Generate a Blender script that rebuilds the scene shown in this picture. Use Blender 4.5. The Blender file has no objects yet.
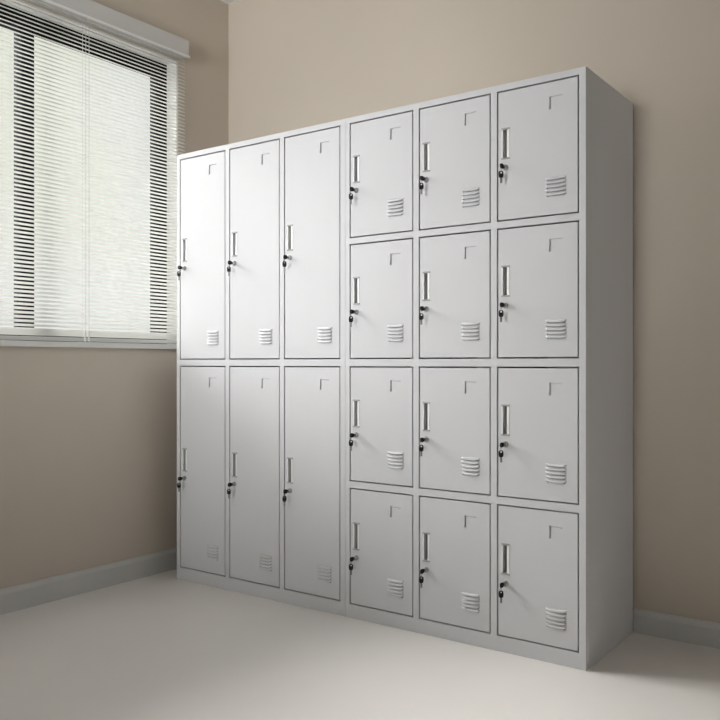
import bpy, bmesh, math
from mathutils import Vector, Matrix
scene = bpy.context.scene
COL = scene.collection
PI = math.pi

# ------------------------------------------------------------------ materials
def mat(name, col, rough=0.5, metal=0.0, spec=0.5, noise=None, bump=None, trans=0.0):
    m = bpy.data.materials.new(name); m.use_nodes = True
    nt = m.node_tree; b = nt.nodes['Principled BSDF']
    b.inputs['Base Color'].default_value = (*col, 1)
    b.inputs['Roughness'].default_value = rough
    b.inputs['Metallic'].default_value = metal
    b.inputs['Specular IOR Level'].default_value = spec
    tc = nt.nodes.new('ShaderNodeTexCoord')
    if noise:
        scale, amt = noise
        n = nt.nodes.new('ShaderNodeTexNoise'); n.inputs['Scale'].default_value = scale
        n.inputs['Detail'].default_value = 4
        r = nt.nodes.new('ShaderNodeValToRGB')
        r.color_ramp.elements[0].position = 0.3; r.color_ramp.elements[1].position = 0.7
        r.color_ramp.elements[0].color = (*[c * (1 - amt) for c in col], 1)
        r.color_ramp.elements[1].color = (*[min(1, c * (1 + amt)) for c in col], 1)
        nt.links.new(tc.outputs['Object'], n.inputs['Vector'])
        nt.links.new(n.outputs['Fac'], r.inputs['Fac'])
        nt.links.new(r.outputs['Color'], b.inputs['Base Color'])
    if bump:
        scale, st, dist = bump
        n = nt.nodes.new('ShaderNodeTexNoise'); n.inputs['Scale'].default_value = scale
        n.inputs['Detail'].default_value = 3
        u = nt.nodes.new('ShaderNodeBump'); u.inputs['Strength'].default_value = st
        u.inputs['Distance'].default_value = dist
        nt.links.new(tc.outputs['Object'], n.inputs['Vector'])
        nt.links.new(n.outputs['Fac'], u.inputs['Height'])
        nt.links.new(u.outputs['Normal'], b.inputs['Normal'])
    if trans:
        t = nt.nodes.new('ShaderNodeBsdfTranslucent'); t.inputs['Color'].default_value = (*col, 1)
        mx = nt.nodes.new('ShaderNodeMixShader'); mx.inputs[0].default_value = trans
        nt.links.new(b.outputs[0], mx.inputs[1]); nt.links.new(t.outputs[0], mx.inputs[2])
        nt.links.new(mx.outputs[0], nt.nodes['Material Output'].inputs['Surface'])
    return m

M_WALL = mat('painted_plaster_beige', (0.56, 0.495, 0.42), 0.85, spec=0.2, noise=(1.5, 0.03), bump=(180, 0.08, 0.002))
M_CEIL = mat('ceiling_white', (0.82, 0.81, 0.79), 0.9, spec=0.2, noise=(2, 0.015))
M_FLOOR = mat('polished_screed', (0.81, 0.775, 0.745), 0.45, spec=0.35, noise=(0.9, 0.035))
M_BASE = mat('baseboard_grey', (0.56, 0.555, 0.54), 0.5, noise=(6, 0.02))
M_PAINT = mat('locker_powder_coat', (0.635, 0.632, 0.652), 0.6, spec=0.28, noise=(3, 0.008), bump=(900, 0.03, 0.0004))
M_PULL = mat('handle_insert_satin', (0.84, 0.84, 0.83), 0.35, metal=0.0, spec=0.6, noise=(40, 0.02))
M_CAP = mat('handle_cap_grey', (0.36, 0.36, 0.35), 0.4, noise=(40, 0.02))
M_SLOT = mat('handle_slot_shade', (0.16, 0.16, 0.16), 0.6, noise=(40, 0.05))
M_STEEL = mat('lock_steel', (0.42, 0.41, 0.40), 0.3, metal=1.0, noise=(60, 0.05))
M_BLADE = mat('key_steel', (0.22, 0.22, 0.21), 0.5, metal=0.7, noise=(60, 0.05))
M_BLACK = mat('key_plastic_black', (0.006, 0.006, 0.007), 0.6, spec=0.25, noise=(30, 0.1))
M_KEYHOLE = mat('keyhole_dark', (0.01, 0.01, 0.01), 0.6, noise=(30, 0.1))
M_FRAME = mat('window_frame_black', (0.008, 0.008, 0.009), 0.8, spec=0.1, noise=(20, 0.1))
M_SASH = mat('window_sash_charcoal', (0.05, 0.052, 0.055), 0.8, spec=0.1, noise=(20, 0.1))
M_REVEAL = mat('window_lining_white', (0.80, 0.79, 0.77), 0.5, noise=(8, 0.01))
M_SLAT = mat('blind_slat_white', (0.80, 0.795, 0.775), 0.45, noise=(20, 0.01), trans=0.46)
M_RAIL = mat('blind_rail_shaded', (0.58, 0.575, 0.56), 0.4, noise=(20, 0.01))  # white rails greyed: shade of the room-facing side is in the colour
M_CORD = mat('blind_cord_white', (0.55, 0.55, 0.54), 0.8, noise=(200, 0.03))

def glass_mat():
    m = bpy.data.materials.new('window_glass'); m.use_nodes = True
    nt = m.node_tree; nt.nodes.clear()
    o = nt.nodes.new('ShaderNodeOutputMaterial'); mx = nt.nodes.new('ShaderNodeMixShader')
    t = nt.nodes.new('ShaderNodeBsdfTransparent'); t.inputs[0].default_value = (0.97, 0.985, 0.975, 1)
    g = nt.nodes.new('ShaderNodeBsdfGlossy'); g.inputs['Roughness'].default_value = 0.02
    f = nt.nodes.new('ShaderNodeFresnel'); f.inputs[0].default_value = 1.3
    nt.links.new(f.outputs[0], mx.inputs[0]); nt.links.new(t.outputs[0], mx.inputs[1])
    nt.links.new(g.outputs[0], mx.inputs[2]); nt.links.new(mx.outputs[0], o.inputs[0])
    return m
M_GLASS = glass_mat()

# ------------------------------------------------------------------ helpers
def link(name, me, m, parent=None, bevel=0.0, seg=2, smooth=False):
    o = bpy.data.objects.new(name, me); COL.objects.link(o)
    if m: me.materials.append(m)
    if parent: o.parent = parent
    if smooth:
        for p in me.polygons: p.use_smooth = True
    if bevel:
        b = o.modifiers.new('edge', 'BEVEL'); b.width = bevel; b.segments = seg
        b.limit_method = 'ANGLE'; b.angle_limit = math.radians(35)
    return o

def finish(bm, name, m, parent=None, bevel=0.0, seg=2, smooth=False):
    bmesh.ops.recalc_face_normals(bm, faces=bm.faces)
    me = bpy.data.meshes.new(name); bm.to_mesh(me); bm.free()
    return link(name, me, m, parent, bevel, seg, smooth)

def box(bm, x0, x1, y0, y1, z0, z1):
    vs = [bm.verts.new(p) for p in ((x0,y0,z0),(x1,y0,z0),(x1,y1,z0),(x0,y1,z0),
                                    (x0,y0,z1),(x1,y0,z1),(x1,y1,z1),(x0,y1,z1))]
    for f in ((0,3,2,1),(4,5,6,7),(0,1,5,4),(1,2,6,5),(2,3,7,6),(3,0,4,7)):
        bm.faces.new([vs[i] for i in f])

def boxes(*bs):
    bm = bmesh.new()
    for b in bs: box(bm, *b)
    return bm

def tube(bm, pts, r, n=8, closed=False):
    rings = []; N = len(pts); pts = [Vector(p) for p in pts]
    for i, p in enumerate(pts):
        if closed: d = pts[(i+1) % N] - pts[i-1]
        else: d = pts[min(i+1, N-1)] - pts[max(i-1, 0)]
        d.normalize()
        up = Vector((0, 0, 1)) if abs(d.z) < 0.9 else Vector((1, 0, 0))
        a = d.cross(up).normalized(); b = d.cross(a)
        rings.append([bm.verts.new(p + a*math.cos(2*PI*k/n)*r + b*math.sin(2*PI*k/n)*r) for k in range(n)])
    for i in range(N if closed else N-1):
        A, B = rings[i], rings[(i+1) % N]
        for k in range(n): bm.faces.new((A[k], A[(k+1) % n], B[(k+1) % n], B[k]))
    if not closed:
        bm.faces.new(rings[0]); bm.faces.new(rings[-1])

def lathe_y(bm, prof, n=24, cx=0, cz=0):
    """profile of (radius, y) about an axis along y"""
    rings = []
    for r, y in prof:
        if r < 1e-6: rings.append([bm.verts.new((cx, y, cz))])
        else: rings.append([bm.verts.new((cx + r*math.cos(2*PI*k/n), y, cz + r*math.sin(2*PI*k/n))) for k in range(n)])
    for A, B in zip(rings, rings[1:]):
        for k in range(n):
            if len(A) == 1: bm.faces.new((A[0], B[k], B[(k+1) % n]))
            elif len(B) == 1: bm.faces.new((A[k], A[(k+1) % n], B[0]))
            else: bm.faces.new((A[k], A[(k+1) % n], B[(k+1) % n], B[k]))

def relief(xs, zs, depth, T):
    """sheet with front at y=0, back at y=T; depth(cx,cz) is how far a cell is pressed in, None = open"""
    bm = bmesh.new(); vd = {}
    def v(x, y, z):
        k = (round(x, 6), round(y, 6), round(z, 6))
        if k not in vd: vd[k] = bm.verts.new((x, y, z))
        return vd[k]
    def face(*ps):
        q = [v(*p) for p in ps]
        if len(set(q)) == 4:
            try: bm.faces.new(q)
            except ValueError: pass
    nx, nz = len(xs)-1, len(zs)-1
    D = [[depth((xs[i]+xs[i+1])/2, (zs[j]+zs[j+1])/2) for j in range(nz)] for i in range(nx)]
    def g(i, j):
        if 0 <= i < nx and 0 <= j < nz: return D[i][j]
        return 'out'
    def val(d): return T if d in (None, 'out') else d
    for i in range(nx):
        for j in range(nz):
            d = D[i][j]
            if d is None: continue
            x0, x1, z0, z1 = xs[i], xs[i+1], zs[j], zs[j+1]
            face((x0,d,z0),(x1,d,z0),(x1,d,z1),(x0,d,z1))
            face((x0,T,z0),(x0,T,z1),(x1,T,z1),(x1,T,z0))
            for (di, dj, a, b) in ((1,0,(x1,z0),(x1,z1)), (-1,0,(x0,z0),(x0,z1)), (0,1,(x0,z1),(x1,z1)), (0,-1,(x0,z0),(x1,z0))):
                e = val(g(i+di, j+dj))
                if e > d + 1e-7:
                    face((a[0],d,a[1]),(b[0],d,b[1]),(b[0],e,b[1]),(a[0],e,a[1]))
    return bm

def empty(name, loc, label=None, cat=None, group=None, kind=None):
    o = bpy.data.objects.new(name, None); COL.objects.link(o); o.location = loc
    o.empty_display_size = 0.1
    if label: o['label'] = label
    if cat: o['category'] = cat
    if group: o['group'] = group
    if kind: o['kind'] = kind
    return o

def structure(o, label=None):
    o['kind'] = 'structure'
    if label: o['label'] = label
    return o

# ------------------------------------------------------------------ dimensions
XL, XR = -1.989, 2.5           # left (window) wall, right wall
YB, YF = 0.462, -4.3           # back wall, wall behind the camera
H = 2.712
WT = 0.20
OY0, OY1 = -2.03, 0.1377       # window opening
OZ0, OZ1 = 1.028, 2.338

# ------------------------------------------------------------------ room
structure(finish(boxes((XL-WT, XR+WT, YF-WT, YB+WT, -0.12, 0)), 'floor', M_FLOOR), 'pale polished screed floor')
structure(finish(boxes((XL-WT, XR+WT, YF-WT, YB+WT, H, H+0.12)), 'ceiling', M_CEIL), 'white ceiling')
structure(finish(boxes((XL, XR+WT, YB, YB+WT, 0, H)), 'wall_back', M_WALL), 'beige plastered wall behind the lockers')
structure(finish(boxes((XR, XR+WT, YF, YB, 0, H)), 'wall_right', M_CEIL), 'unseen plastered wall, white for bounce light')  # out of view; white and close to bounce light onto the locker side
LT = 0.140
structure(finish(boxes((XL-LT, XL, YF-WT, OY0, 0, H), (XL-LT, XL, OY1, YB+WT, 0, H),
                       (XL-LT, XL, OY0, OY1, 0, OZ0-0.022), (XL-LT, XL, OY0, OY1, OZ1, H)),
                 'wall_left', M_WALL), 'beige plastered wall with the window')
# wall behind the camera with a window added to let in fill light
F0, F1, FZ0, FZ1 = -1.6, 0.2, 0.9, 2.35
structure(finish(boxes((XL, F0, YF-WT, YF, 0, H), (F1, XR+WT, YF-WT, YF, 0, H),
                       (F0, F1, YF-WT, YF, 0, FZ0), (F0, F1, YF-WT, YF, FZ1, H)), 'wall_front', M_WALL), 'beige plastered wall')
w2 = empty('fill_window', ((F0+F1)/2, YF-0.12, FZ0), 'unseen black framed window added behind the viewer for fill light', kind='structure')
def w2box(*bs, name, m):
    o = finish(boxes(*bs), name, m, w2, 0.002); o.data.transform(Matrix.Translation(-Vector(w2.location))); return o
w2box((F0, F1, YF-0.15, YF-0.09, FZ0, FZ0+0.06), (F0, F1, YF-0.15, YF-0.09, FZ1-0.06, FZ1),
      (F0, F0+0.06, YF-0.15, YF-0.09, FZ0+0.06, FZ1-0.06), (F1-0.06, F1, YF-0.15, YF-0.09, FZ0+0.06, FZ1-0.06),
      (-0.73, -0.67, YF-0.15, YF-0.09, FZ0+0.06, FZ1-0.06), name='window_frame', m=M_FRAME)
for a, b in ((F0+0.06, -0.73), (-0.67, F1-0.06)):
    w2box((a, b, YF-0.123, YF-0.117, FZ0+0.06, FZ1-0.06), name='pane', m=M_GLASS)

def board(name, horiz, a0, a1, wall, sgn, h, label):
    """skirting profile extruded along a wall"""
    t = 0.014
    prof = [(0, 0), (t, 0), (t, h-0.018), (t*0.75, h-0.010), (t*0.45, h-0.004), (t*0.35, h), (0, h)]
    bm = bmesh.new(); R = []
    for a in (a0, a1):
        R.append([bm.verts.new((a, wall+sgn*p, z) if horiz else (wall+sgn*p, a, z)) for p, z in prof])
    n = len(prof)
    for k in range(n): bm.faces.new((R[0][k], R[0][(k+1) % n], R[1][(k+1) % n], R[1][k]))
    bm.faces.new(R[0]); bm.faces.new(R[1])
    return structure(finish(bm, name, M_BASE), label)
board('baseboard_back', True, 0.004, XR-0.014, YB, -1, 0.080, 'low light grey baseboard under the back wall')
board('baseboard_left', False, YF+0.014, YB, XL, 1, 0.092, 'low grey baseboard under the window wall')
board('baseboard_right', False, YF+0.014, YB, XR, -1, 0.085, 'low grey baseboard')
board('baseboard_front', True, XL, XR, YF, 1, 0.085, 'low grey baseboard')

# ------------------------------------------------------------------ window 1
win = empty('window_1', (-2.06, (OY0+OY1)/2, OZ0), 'black framed window behind the lowered blind', kind='structure')
W1 = -Vector(win.location)
def wb(name, m, *bs, bevel=0.0015, label=None):
    o = finish(boxes(*bs), name, m, win, bevel); o.data.transform(Matrix.Translation(W1))
    if label: o['label'] = label
    return o
FX = -2.057
wb('lining', M_REVEAL, (FX, XL-0.0005, OY1-0.010, OY1, OZ0, OZ1), (FX, XL-0.0005, OY0, OY0+0.010, OZ0, OZ1),
   (FX, XL-0.0005, OY0+0.010, OY1-0.010, OZ1-0.010, OZ1), label='white window reveal lining')
wb('sill', M_REVEAL, (XL-LT, XL+0.022, OY0-0.02, OY1+0.02, OZ0-0.022, OZ0), bevel=0.003, label='white window sill')
ya, yb = OY0+0.010, OY1-0.010
wb('window_frame', M_FRAME, (FX-0.07, FX, OY0, OY1, OZ1-0.050, OZ1), (FX-0.07, FX, OY0, OY1, OZ0, OZ0+0.018),
   (FX-0.07, FX, OY0, ya+0.040, OZ0+0.018, OZ1-0.050), (FX-0.07, FX, yb-0.040, OY1, OZ0+0.018, OZ1-0.050))
# sliding sashes: y0, y1, depth step, left and right stile widths
for (s0, s1, k, wl, wr) in ((-0.602, yb-0.038, 0, 0.056, 0.018), (-1.290, -0.562, 1, 0.056, 0.041), (ya+0.038, -1.250, 0, 0.030, 0.056)):
    xf = FX - 0.008 - 0.030*k
    z0, z1 = OZ0+0.016, OZ1-0.048
    s = wb('sash', M_FRAME if k == 0 else M_SASH,
           (xf-0.024, xf, s0, s0+wl, z0, z1), (xf-0.024, xf, s1-wr, s1, z0, z1),
           (xf-0.024, xf, s0+wl, s1-wr, z0, z0+0.026), (xf-0.024, xf, s0+wl, s1-wr, z1-0.030, z1))
    p = finish(boxes((xf-0.015, xf-0.009, s0+wl-0.004, s1-wr+0.004, z0+0.023, z1-0.027)), 'pane', M_GLASS, s)
    p.data.transform(Matrix.Translation(W1))

# ------------------------------------------------------------------ blind
BX = -1.958; BY0, BY1 = -2.06, 0.150
bl = empty('venetian_blind', (BX, (BY0+BY1)/2, OZ0+0.003), 'white slatted venetian blind lowered over the window', 'blind')
B0 = -Vector(bl.location)
def bpart(bm, name, m, bevel=0.0, smooth=False, label=None, parent=None):
    o = finish(bm, name, m, parent or bl, bevel, 2, smooth); o.data.transform(Matrix.Translation(B0))
    if label: o['label'] = label
    return o
hz0, hz1 = 2.346, 2.420
bpart(boxes((-1.9885, -1.930, BY0, BY1, hz0, hz1)), 'headrail', M_RAIL, 0.002, label='white box headrail, greyed for its shaded front')
bpart(boxes((-1.934, -1.922, BY0, BY1+0.001, hz0-0.006, hz0+0.002)), 'headrail_lip', M_REVEAL, 0.001, label='lower lip, whitened for the light on it')  # whiter than the rail to paint in light from the slats
# slats: crowned strips tilted with the room edge down
bm = bmesh.new(); pitch = 0.0160; w = 0.0150; t = 0.0004
def slat(zc, ang):
    n = 4; A = []; B = []
    for side in (0, 1):
        row0 = []; row1 = []
        for k in range(n+1):
            u = -0.5 + k/n; crown = 0.0010*(1-4*u*u) + side*t
            # u=-0.5 window edge (x smaller), u=+0.5 room edge
            x = BX + u*w*math.cos(ang) + crown*math.sin(ang)
            z = zc - u*w*math.sin(ang) + crown*math.cos(ang)
            row0.append(bm.verts.new((x, BY0+0.004, z))); row1.append(bm.verts.new((x, BY1-0.003, z)))
        A.append((row0, row1))
    for (r0, r1) in A:
        for k in range(n): bm.faces.new((r0[k], r0[k+1], r1[k+1], r1[k]))
    for k in (0, n): bm.faces.new((A[0][0][k], A[0][1][k], A[1][1][k], A[1][0][k]))
zs = []; z = hz0-0.010
while z > OZ0+0.052: zs.append(z); z -= pitch
TILT = math.radians(42)
for z in zs: slat(z, TILT)
for k in range(5): slat(OZ0+0.024+0.0058*k, math.radians(24))
bpart(bm, 'slats', M_SLAT, smooth=False)
bpart(boxes((BX-0.010, BX+0.010, BY0+0.003, BY1-0.002, OZ0+0.002, OZ0+0.018)), 'bottom_rail', M_RAIL, 0.003)
for yc in (-0.39, -1.52):
    bm = bmesh.new()
    for dx in (-0.0105, 0.0105):
        tube(bm, [(BX+dx, yc, hz0), (BX+dx, yc, OZ0+0.004)], 0.0011, 6)
    for z in zs:
        dz = 0.0105*math.tan(TILT)*0.85
        tube(bm, [(BX-0.0105, yc, z+dz), (BX+0.0105, yc, z-dz)], 0.0006, 4)
    bpart(bm, 'ladder_cord', M_CORD)
    bm = bmesh.new(); tube(bm, [(BX+0.0125, yc+0.014, hz0), (BX+0.0125, yc+0.014, OZ0+0.010)], 0.0013, 6)
    bpart(bm, 'lift_cord', M_CORD)
    bm = boxes((BX+0.0095, BX+0.0135, yc-0.008, yc+0.000, OZ0+0.002, OZ0+0.044), (BX+0.0095, BX+0.0135, yc+0.010, yc+0.018, OZ0+0.002, OZ0+0.044))
    bpart(bm, 'cord_clip', M_REVEAL, 0.001)

# ------------------------------------------------------------------ lockers
CW, CD, CH = 0.9225, 0.450, 1.852
OPW, MID, SIDE = 0.2785, 0.0225, 0.01975
cols = [SIDE + k*(OPW+MID) for k in range(3)]      # measured from the cabinet's left side
GAP = 0.0048
rows12 = [(1.405, 1.831), (0.957, 1.383), (0.505, 0.931), (0.050, 0.481)]
rows6 = [(0.957, 1.831), (0.052, 0.931)]
FT = 0.020                                          # face frame thickness

def cabinet(name, x_left, rows, label):
    root = empty(name, (x_left+CW/2, CD/2, 0), label, 'locker cabinet')
    off = Vector((-CW/2, -CD/2, 0))
    xs = [0]; 
    for c in cols: xs += [c, c+OPW]
    xs.append(CW)
    zz = [0]
    for a, b in sorted(rows): zz += [a, b]
    zz.append(CH)
    def dep(cx, cz):
        if any(c < cx < c+OPW for c in cols) and any(a < cz < b for a, b in rows): return None
        return 0.0
    bm = relief(xs, zz, dep, FT)
    fr = finish(bm, 'face_frame', M_PAINT, root, 0.0009, 2); fr.data.transform(Matrix.Translation(off))
    s = 0.0012
    bs = [(0, s, FT, CD, 0, CH), (CW-s, CW, FT, CD, 0, CH), (s, CW-s, FT, CD, CH-s, CH), (s, CW-s, CD-s, CD, 0, CH-s),
          (s, CW-s, FT, CD-s, 0.040, 0.041)]
    for k in (0, 1):
        xd = cols[k]+OPW+MID/2
        bs.append((xd-0.001, xd+0.001, FT, CD-s, 0.041, CH-s))
    r = sorted(rows)
    for (a, b), (c, d) in zip(r, r[1:]):
        zc = (b+c)/2
        for q in range(3):
            l = s if q == 0 else cols[q]-MID/2+0.001
            rr = CW-s if q == 2 else cols[q]+OPW+MID/2-0.001
            bs.append((l, rr, FT, CD-s, zc-0.001, zc+0.001))
    sh = finish(boxes(*bs), 'shell', M_PAINT, root); sh.data.transform(Matrix.Translation(off))
    return root, off

# -- door meshes (local origin = lower left corner of the opening, front y=0)
HX0, HX1 = 0.0170, 0.0440        # handle insert
def make_door(h):
    W = OPW-2*GAP; Z = h-2*GAP; mid = h/2 - (0.020 if h > 0.876 else 0.012)
    hz = (mid, mid+0.102)
    vx = (OPW-0.109, OPW-0.040); vz = 0.062
    cx = (OPW-0.096, OPW-0.040); cz = (h-0.090, h-0.050)
    slots = [(vz + k*0.0125, vz + k*0.0125 + 0.0045) for k in range(5)]
    XS = sorted({GAP, HX0+0.003, HX1-0.003, vx[0]+0.004, vx[1]-0.004, cx[0], cx[0]+0.0046, cx[0]+0.042, OPW-GAP})
    ZS = sorted({GAP, h-GAP, hz[0]+0.003, hz[1]-0.003, cz[0], cz[1]-0.0034, cz[1], *[q for s in slots for q in s]})
    def dep(x, z):
        if HX0 < x < HX1 and hz[0] < z < hz[1]: return 0.0165
        if cx[0] < x < cx[0]+0.0046 and cz[0] < z < cz[1]: return 0.0070
        if cx[0] < x < cx[0]+0.042 and cz[1]-0.0034 < z < cz[1]: return 0.0045
        if vx[0]+0.004 < x < vx[1]-0.004 and any(a < z < b for a, b in slots): return 0.010
        return 0.0
    bm = relief(XS, ZS, dep, 0.018)
    door = finish(bm, 'door', M_PAINT, None, 0.0008, 2)
    kids = []
    # handle insert: bezel, caps and a slanted finger scoop
    bm = bmesh.new()
    box(bm, HX0, HX0+0.0045, -0.0018, 0.002, hz[0]+0.004, hz[1]-0.004)
    box(bm, HX1-0.003, HX1, -0.0012, 0.002, hz[0]+0.004, hz[1]-0.004)
    box(bm, HX0-0.001, HX1+0.001, -0.0028, 0.002, hz[0], hz[0]+0.0055)
    box(bm, HX0-0.001, HX1+0.001, -0.0028, 0.002, hz[1]-0.0055, hz[1])
    a, b = hz[0]+0.0045, hz[1]-0.0045       # scoop: wedge rising to the right
    P = [(HX0+0.0118, 0.0160), (HX1-0.003, 0.0160), (HX1-0.003, -0.0008), (HX1-0.009, 0.0010)]
    L = [bm.verts.new((x, y, a)) for x, y in P]; U = [bm.verts.new((x, y, b)) for x, y in P]
    bm.faces.new(L); bm.faces.new(U)
    for k in range(4): bm.faces.new((L[k], L[(k+1) % 4], U[(k+1) % 4], U[k]))
    for f in bm.faces:
        c = f.calc_center_median()
        if c.z < hz[0]+0.0056 and c.y < 0.003 and abs(c.z-a) > 1e-5 or c.z > hz[1]-0.0056 and c.y < 0.003 and abs(c.z-b) > 1e-5: f.material_index = 1
    nb = len(bm.faces)
    box(bm, HX0+0.003, HX0+0.0120, 0.0150, 0.0164, a, b)  # dark plate on the cavity floor, painting in its shade
    bm.faces.ensure_lookup_table()
    for f in bm.faces[nb:]: f.material_index = 2
    kids.append(finish(bm, 'handle', M_PULL, door, 0.0007, 2)); kids[-1].data.materials.append(M_CAP); kids[-1].data.materials.append(M_SLOT)
    # vent: five pressed hoods open at the bottom
    bm = bmesh.new()
    for (s0, s1) in slots:
        n = 10; m = 5; rowsv = []
        for i in range(n+1):
            u = i/n; x = vx[0] + (vx[1]-vx[0])*u
            e = min(1, 4.5*min(u, 1-u)); e = math.sin(e*PI/2)
            col_ = []
            for j in range(m+1):
                q = j/m
                out = 0.0042*math.sin(q*PI/2)*e
                z = (s1+0.0058) + (s0+0.0012 - (s1+0.0058))*q*(0.45+0.55*e)
                col_.append(bm.verts.new((x, -out-0.00005, z)))
            rowsv.append(col_)
        for i in range(n):
            for j in range(m):
                bm.faces.new((rowsv[i][j], rowsv[i+1][j], rowsv[i+1][j+1], rowsv[i][j+1]))
    kids.append(finish(bm, 'vent', M_PAINT, door, smooth=True))
    sm = kids[-1].modifiers.new('sheet', 'SOLIDIFY'); sm.thickness = 0.0006; sm.offset = 0
    # card holder: hooked bracket rails
    bm = bmesh.new()
    tube(bm, [(cx[0]-0.0050, 0.0, cz[1]+0.001), (cx[0]-0.0012, -0.0006, cz[1]-0.005), (cx[0]-0.0008, -0.0008, (cz[0]+cz[1])/2),
              (cx[0]-0.0012, -0.0006, cz[0]+0.005), (cx[0]-0.0050, 0.0, cz[0]-0.001)], 0.0012, 8)
    kids.append(finish(bm, 'card_holder', M_PAINT, door, smooth=True))
    # lock barrel
    lx, lz = 0.0312, mid-0.0275
    bm = bmesh.new()
    lathe_y(bm, [(0, 0.002), (0.0098, 0.002), (0.0098, -0.003), (0.0088, -0.0042), (0.0082, -0.0105), (0.0070, -0.0120), (0, -0.0120)], 24, lx, lz)
    kids.append(finish(bm, 'lock_barrel', M_STEEL, door, 0.0004, 1))
    bm = boxes((lx-0.0012, lx+0.0012, -0.0124, -0.0118, lz-0.0045, lz+0.0045))
    kids.append(finish(bm, 'keyhole', M_KEYHOLE, door))
    return door, kids, (lx, lz)

def place_door(proto, first, root, off, x, z):
    door, kids = proto
    if first: d, ks = door, kids
    else:
        d = door.copy(); COL.objects.link(d)
        for k in kids:
            c = k.copy(); COL.objects.link(c); c.parent = d
    d.parent = root
    d.location = Vector((x, 0.0008, z)) + off
    return d

# -- keys: one in the lock, one hanging from the ring
def key_outline(bm, T, plane):
    pass
def make_keys():
    root = empty('key_pair', (0, 0, 0))
    # inserted key: blade along y, head vertical plate in front
    k1 = finish(boxes((-0.0009, 0.0009, -0.0060, 0.0, -0.0034, 0.0034)), 'key', M_BLADE, root)
    def head(cx, cy, cz, along):      # rounded plate with a hole, thin in x
        bm = bmesh.new(); n = 28; rings = []
        for (xo, sc) in ((-0.0016, 0.90), (-0.0022, 0.84), (0.0022, 0.84), (0.0016, 0.90)): pass
        def rad(a):
            return 1/((abs(math.cos(a))**3.2 + abs(math.sin(a))**3.2)**(1/3.2))
        ly, lz = (0.0105, 0.0078) if along == 'y' else (0.0078, 0.0112)
        hy, hz = (cy-0.0050, cz) if along == 'y' else (cy, cz+0.0060)
        def ring(x, s, inner):
            R = []
            for k in range(n):
                a = 2*PI*k/n
                if inner: R.append(bm.verts.new((cx+x, hy+0.0032*math.cos(a), hz+0.0032*math.sin(a))))
                else: R.append(bm.verts.new((cx+x, cy+ly*s*rad(a)*math.cos(a), cz+lz*s*rad(a)*math.sin(a))))
            return R
        seq = [ring(-0.0028, 0, True), ring(-0.0028, 0.86, False), ring(-0.0018, 1.0, False), ring(0.0018, 1.0, False), ring(0.0028, 0.86, False), ring(0.0028, 0, True)]
        for A, B in zip(seq, seq[1:]+seq[:1]):
            for k in range(n): bm.faces.new((A[k], A[(k+1) % n], B[(k+1) % n], B[k]))
        return bm
    finish(head(0, -0.0160, 0, 'y'), 'key_head', M_BLACK, k1)
    # ring through both heads
    rc = Vector((-0.001, -0.0212, -0.0110)); R = 0.0108
    ringpts = [rc + Vector((0.0022*math.sin(2*PI*k/20), R*0.45*math.cos(2*PI*k/20), R*math.sin(2*PI*k/20))) for k in range(20)]
    bm = bmesh.new(); tube(bm, ringpts, 0.0007, 6, closed=True)
    finish(bm, 'key_ring', M_BLADE, root, smooth=True)
    # hanging key
    k2bm = boxes((-0.0009, 0.0009, -0.0243, -0.0181, -0.056, -0.038))
    box(k2bm, -0.0009, 0.0009, -0.0181, -0.0171, -0.047, -0.043)
    box(k2bm, -0.0009, 0.0009, -0.0181, -0.0173, -0.053, -0.050)
    k2 = finish(k2bm, 'key', M_BLADE, root)
    h2 = finish(head(0, -0.0212, -0.0280, 'z'), 'key_head', M_BLACK, k2)
    tw = Matrix.Translation((0, -0.0212, 0)) @ Matrix.Rotation(math.radians(-62), 4, 'Z') @ Matrix.Translation((0, 0.0212, 0))
    k2.data.transform(tw); h2.data.transform(tw)
    return root
def copy_tree(o, parent=None):
    c = o.copy(); COL.objects.link(c)
    if parent: c.parent = parent
    for ch in o.children: copy_tree(ch, c)
    return c
keys0 = make_keys(); key_used = [False]
def place_keys(x, y, z, label):
    r = keys0 if not key_used[0] else copy_tree(keys0)
    key_used[0] = True
    r.location = (x, y, z); r['label'] = label; r['category'] = 'keys'; r['group'] = 'key pairs hanging in the locker locks'
    return r

XA = -0.920                          # twelve-door cabinet
XB = XA - 0.001 - CW                # six-door cabinet
colnames = ['left', 'middle', 'right']
rn12 = ['top row', 'second row from the top', 'third row from the top', 'bottom row']
rn6 = ['upper', 'lower']

bpy.context.view_layer.update()
rootA, offA = cabinet('locker_cabinet', XA, rows12, 'pale grey steel locker cabinet with twelve short doors, nearer the viewer')
rootB, offB = cabinet('locker_cabinet', XB, rows6, 'pale grey steel locker cabinet with six tall doors, beside the window')
for root, off, rows, x0, names in ((rootA, offA, rows12, XA, rn12), (rootB, offB, rows6, XB, rn6)):
    protos = {}
    for ri, (a, b) in enumerate(rows):
        h = round(b-a, 4)
        for ci, c in enumerate(cols):
            first = h not in protos
            if first: protos[h] = make_door(h)
            door, kids, (lx, lz) = protos[h]
            place_door((door, kids), first, root, off, c, a)
            if rows is rows12: lab = 'black-headed key pair in the lock of the %s short door, %s' % (colnames[ci], names[ri])
            else: lab = 'black-headed key pair in the lock of the %s %s tall door' % (names[ri], colnames[ci])
            place_keys(x0+c+lx, 0.0008-0.0124, a+lz, lab)

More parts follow.
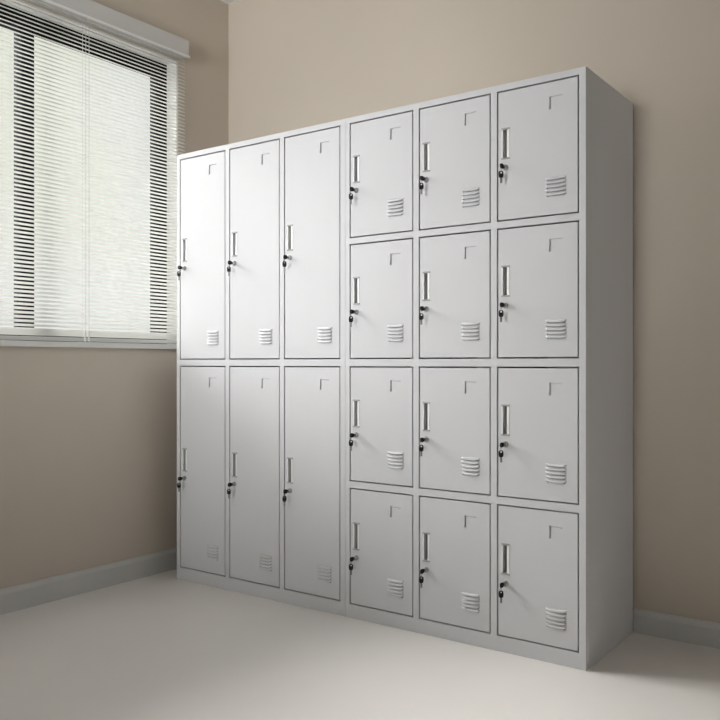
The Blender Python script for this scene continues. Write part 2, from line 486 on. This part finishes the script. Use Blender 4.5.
# ------------------------------------------------------------------ world and light
wd = bpy.data.worlds.new('daylight'); scene.world = wd; wd.use_nodes = True
nt = wd.node_tree; bg = nt.nodes['Background']
tc = nt.nodes.new('ShaderNodeTexCoord'); n = nt.nodes.new('ShaderNodeTexNoise')
n.inputs['Scale'].default_value = 5; n.inputs['Detail'].default_value = 2
r = nt.nodes.new('ShaderNodeValToRGB')
r.color_ramp.elements[0].position = 0.42; r.color_ramp.elements[0].color = (0.83, 0.84, 0.75, 1)
r.color_ramp.elements[1].position = 0.58; r.color_ramp.elements[1].color = (0.84, 0.84, 0.84, 1)
nt.links.new(tc.outputs['Generated'], n.inputs['Vector'])
nt.links.new(n.outputs['Fac'], r.inputs['Fac']); nt.links.new(r.outputs['Color'], bg.inputs['Color'])
bg.inputs['Strength'].default_value = 1.0

def sun(name, d, ang, e, col=(1, 1, 1)):
    l = bpy.data.lights.new(name, 'SUN'); l.energy = e; l.angle = math.radians(ang); l.color = col
    o = bpy.data.objects.new(name, l); COL.objects.link(o)
    o.rotation_euler = Vector(d).normalized().to_track_quat('-Z', 'Y').to_euler()
    o.location = -Vector(d).normalized()*6 + Vector((0, 0, 1.5))
    return o
sun('hazy_sun', (1, 0.50, -0.08), 80, 6.6, (1.0, 0.985, 0.985))
sun('high_haze', (1, 0.05, -0.50), 45, 9.8, (1.0, 0.98, 0.975))
sun('front_fill', (-0.18, 1, 0.07), 39, 7.5, (1.0, 0.985, 1.0))  # added fill lamp, shining through the opening behind the camera

# ------------------------------------------------------------------ camera
cam = bpy.data.cameras.new('camera'); co = bpy.data.objects.new('camera', cam); COL.objects.link(co)
co.location = (0.924, -2.448, 0.943)
co.rotation_euler = (PI/2, 0, math.atan2(0.5873, 0.8094))
cam.sensor_width = 36; cam.lens = 824/720*36; cam.shift_y = 3/720
cam.clip_start = 0.02
scene.camera = co
vs = scene.view_settings
vs.view_transform = 'Standard'; vs.look = 'None'; vs.gamma = 1; vs.exposure = 0.0; vs.use_curve_mapping = False
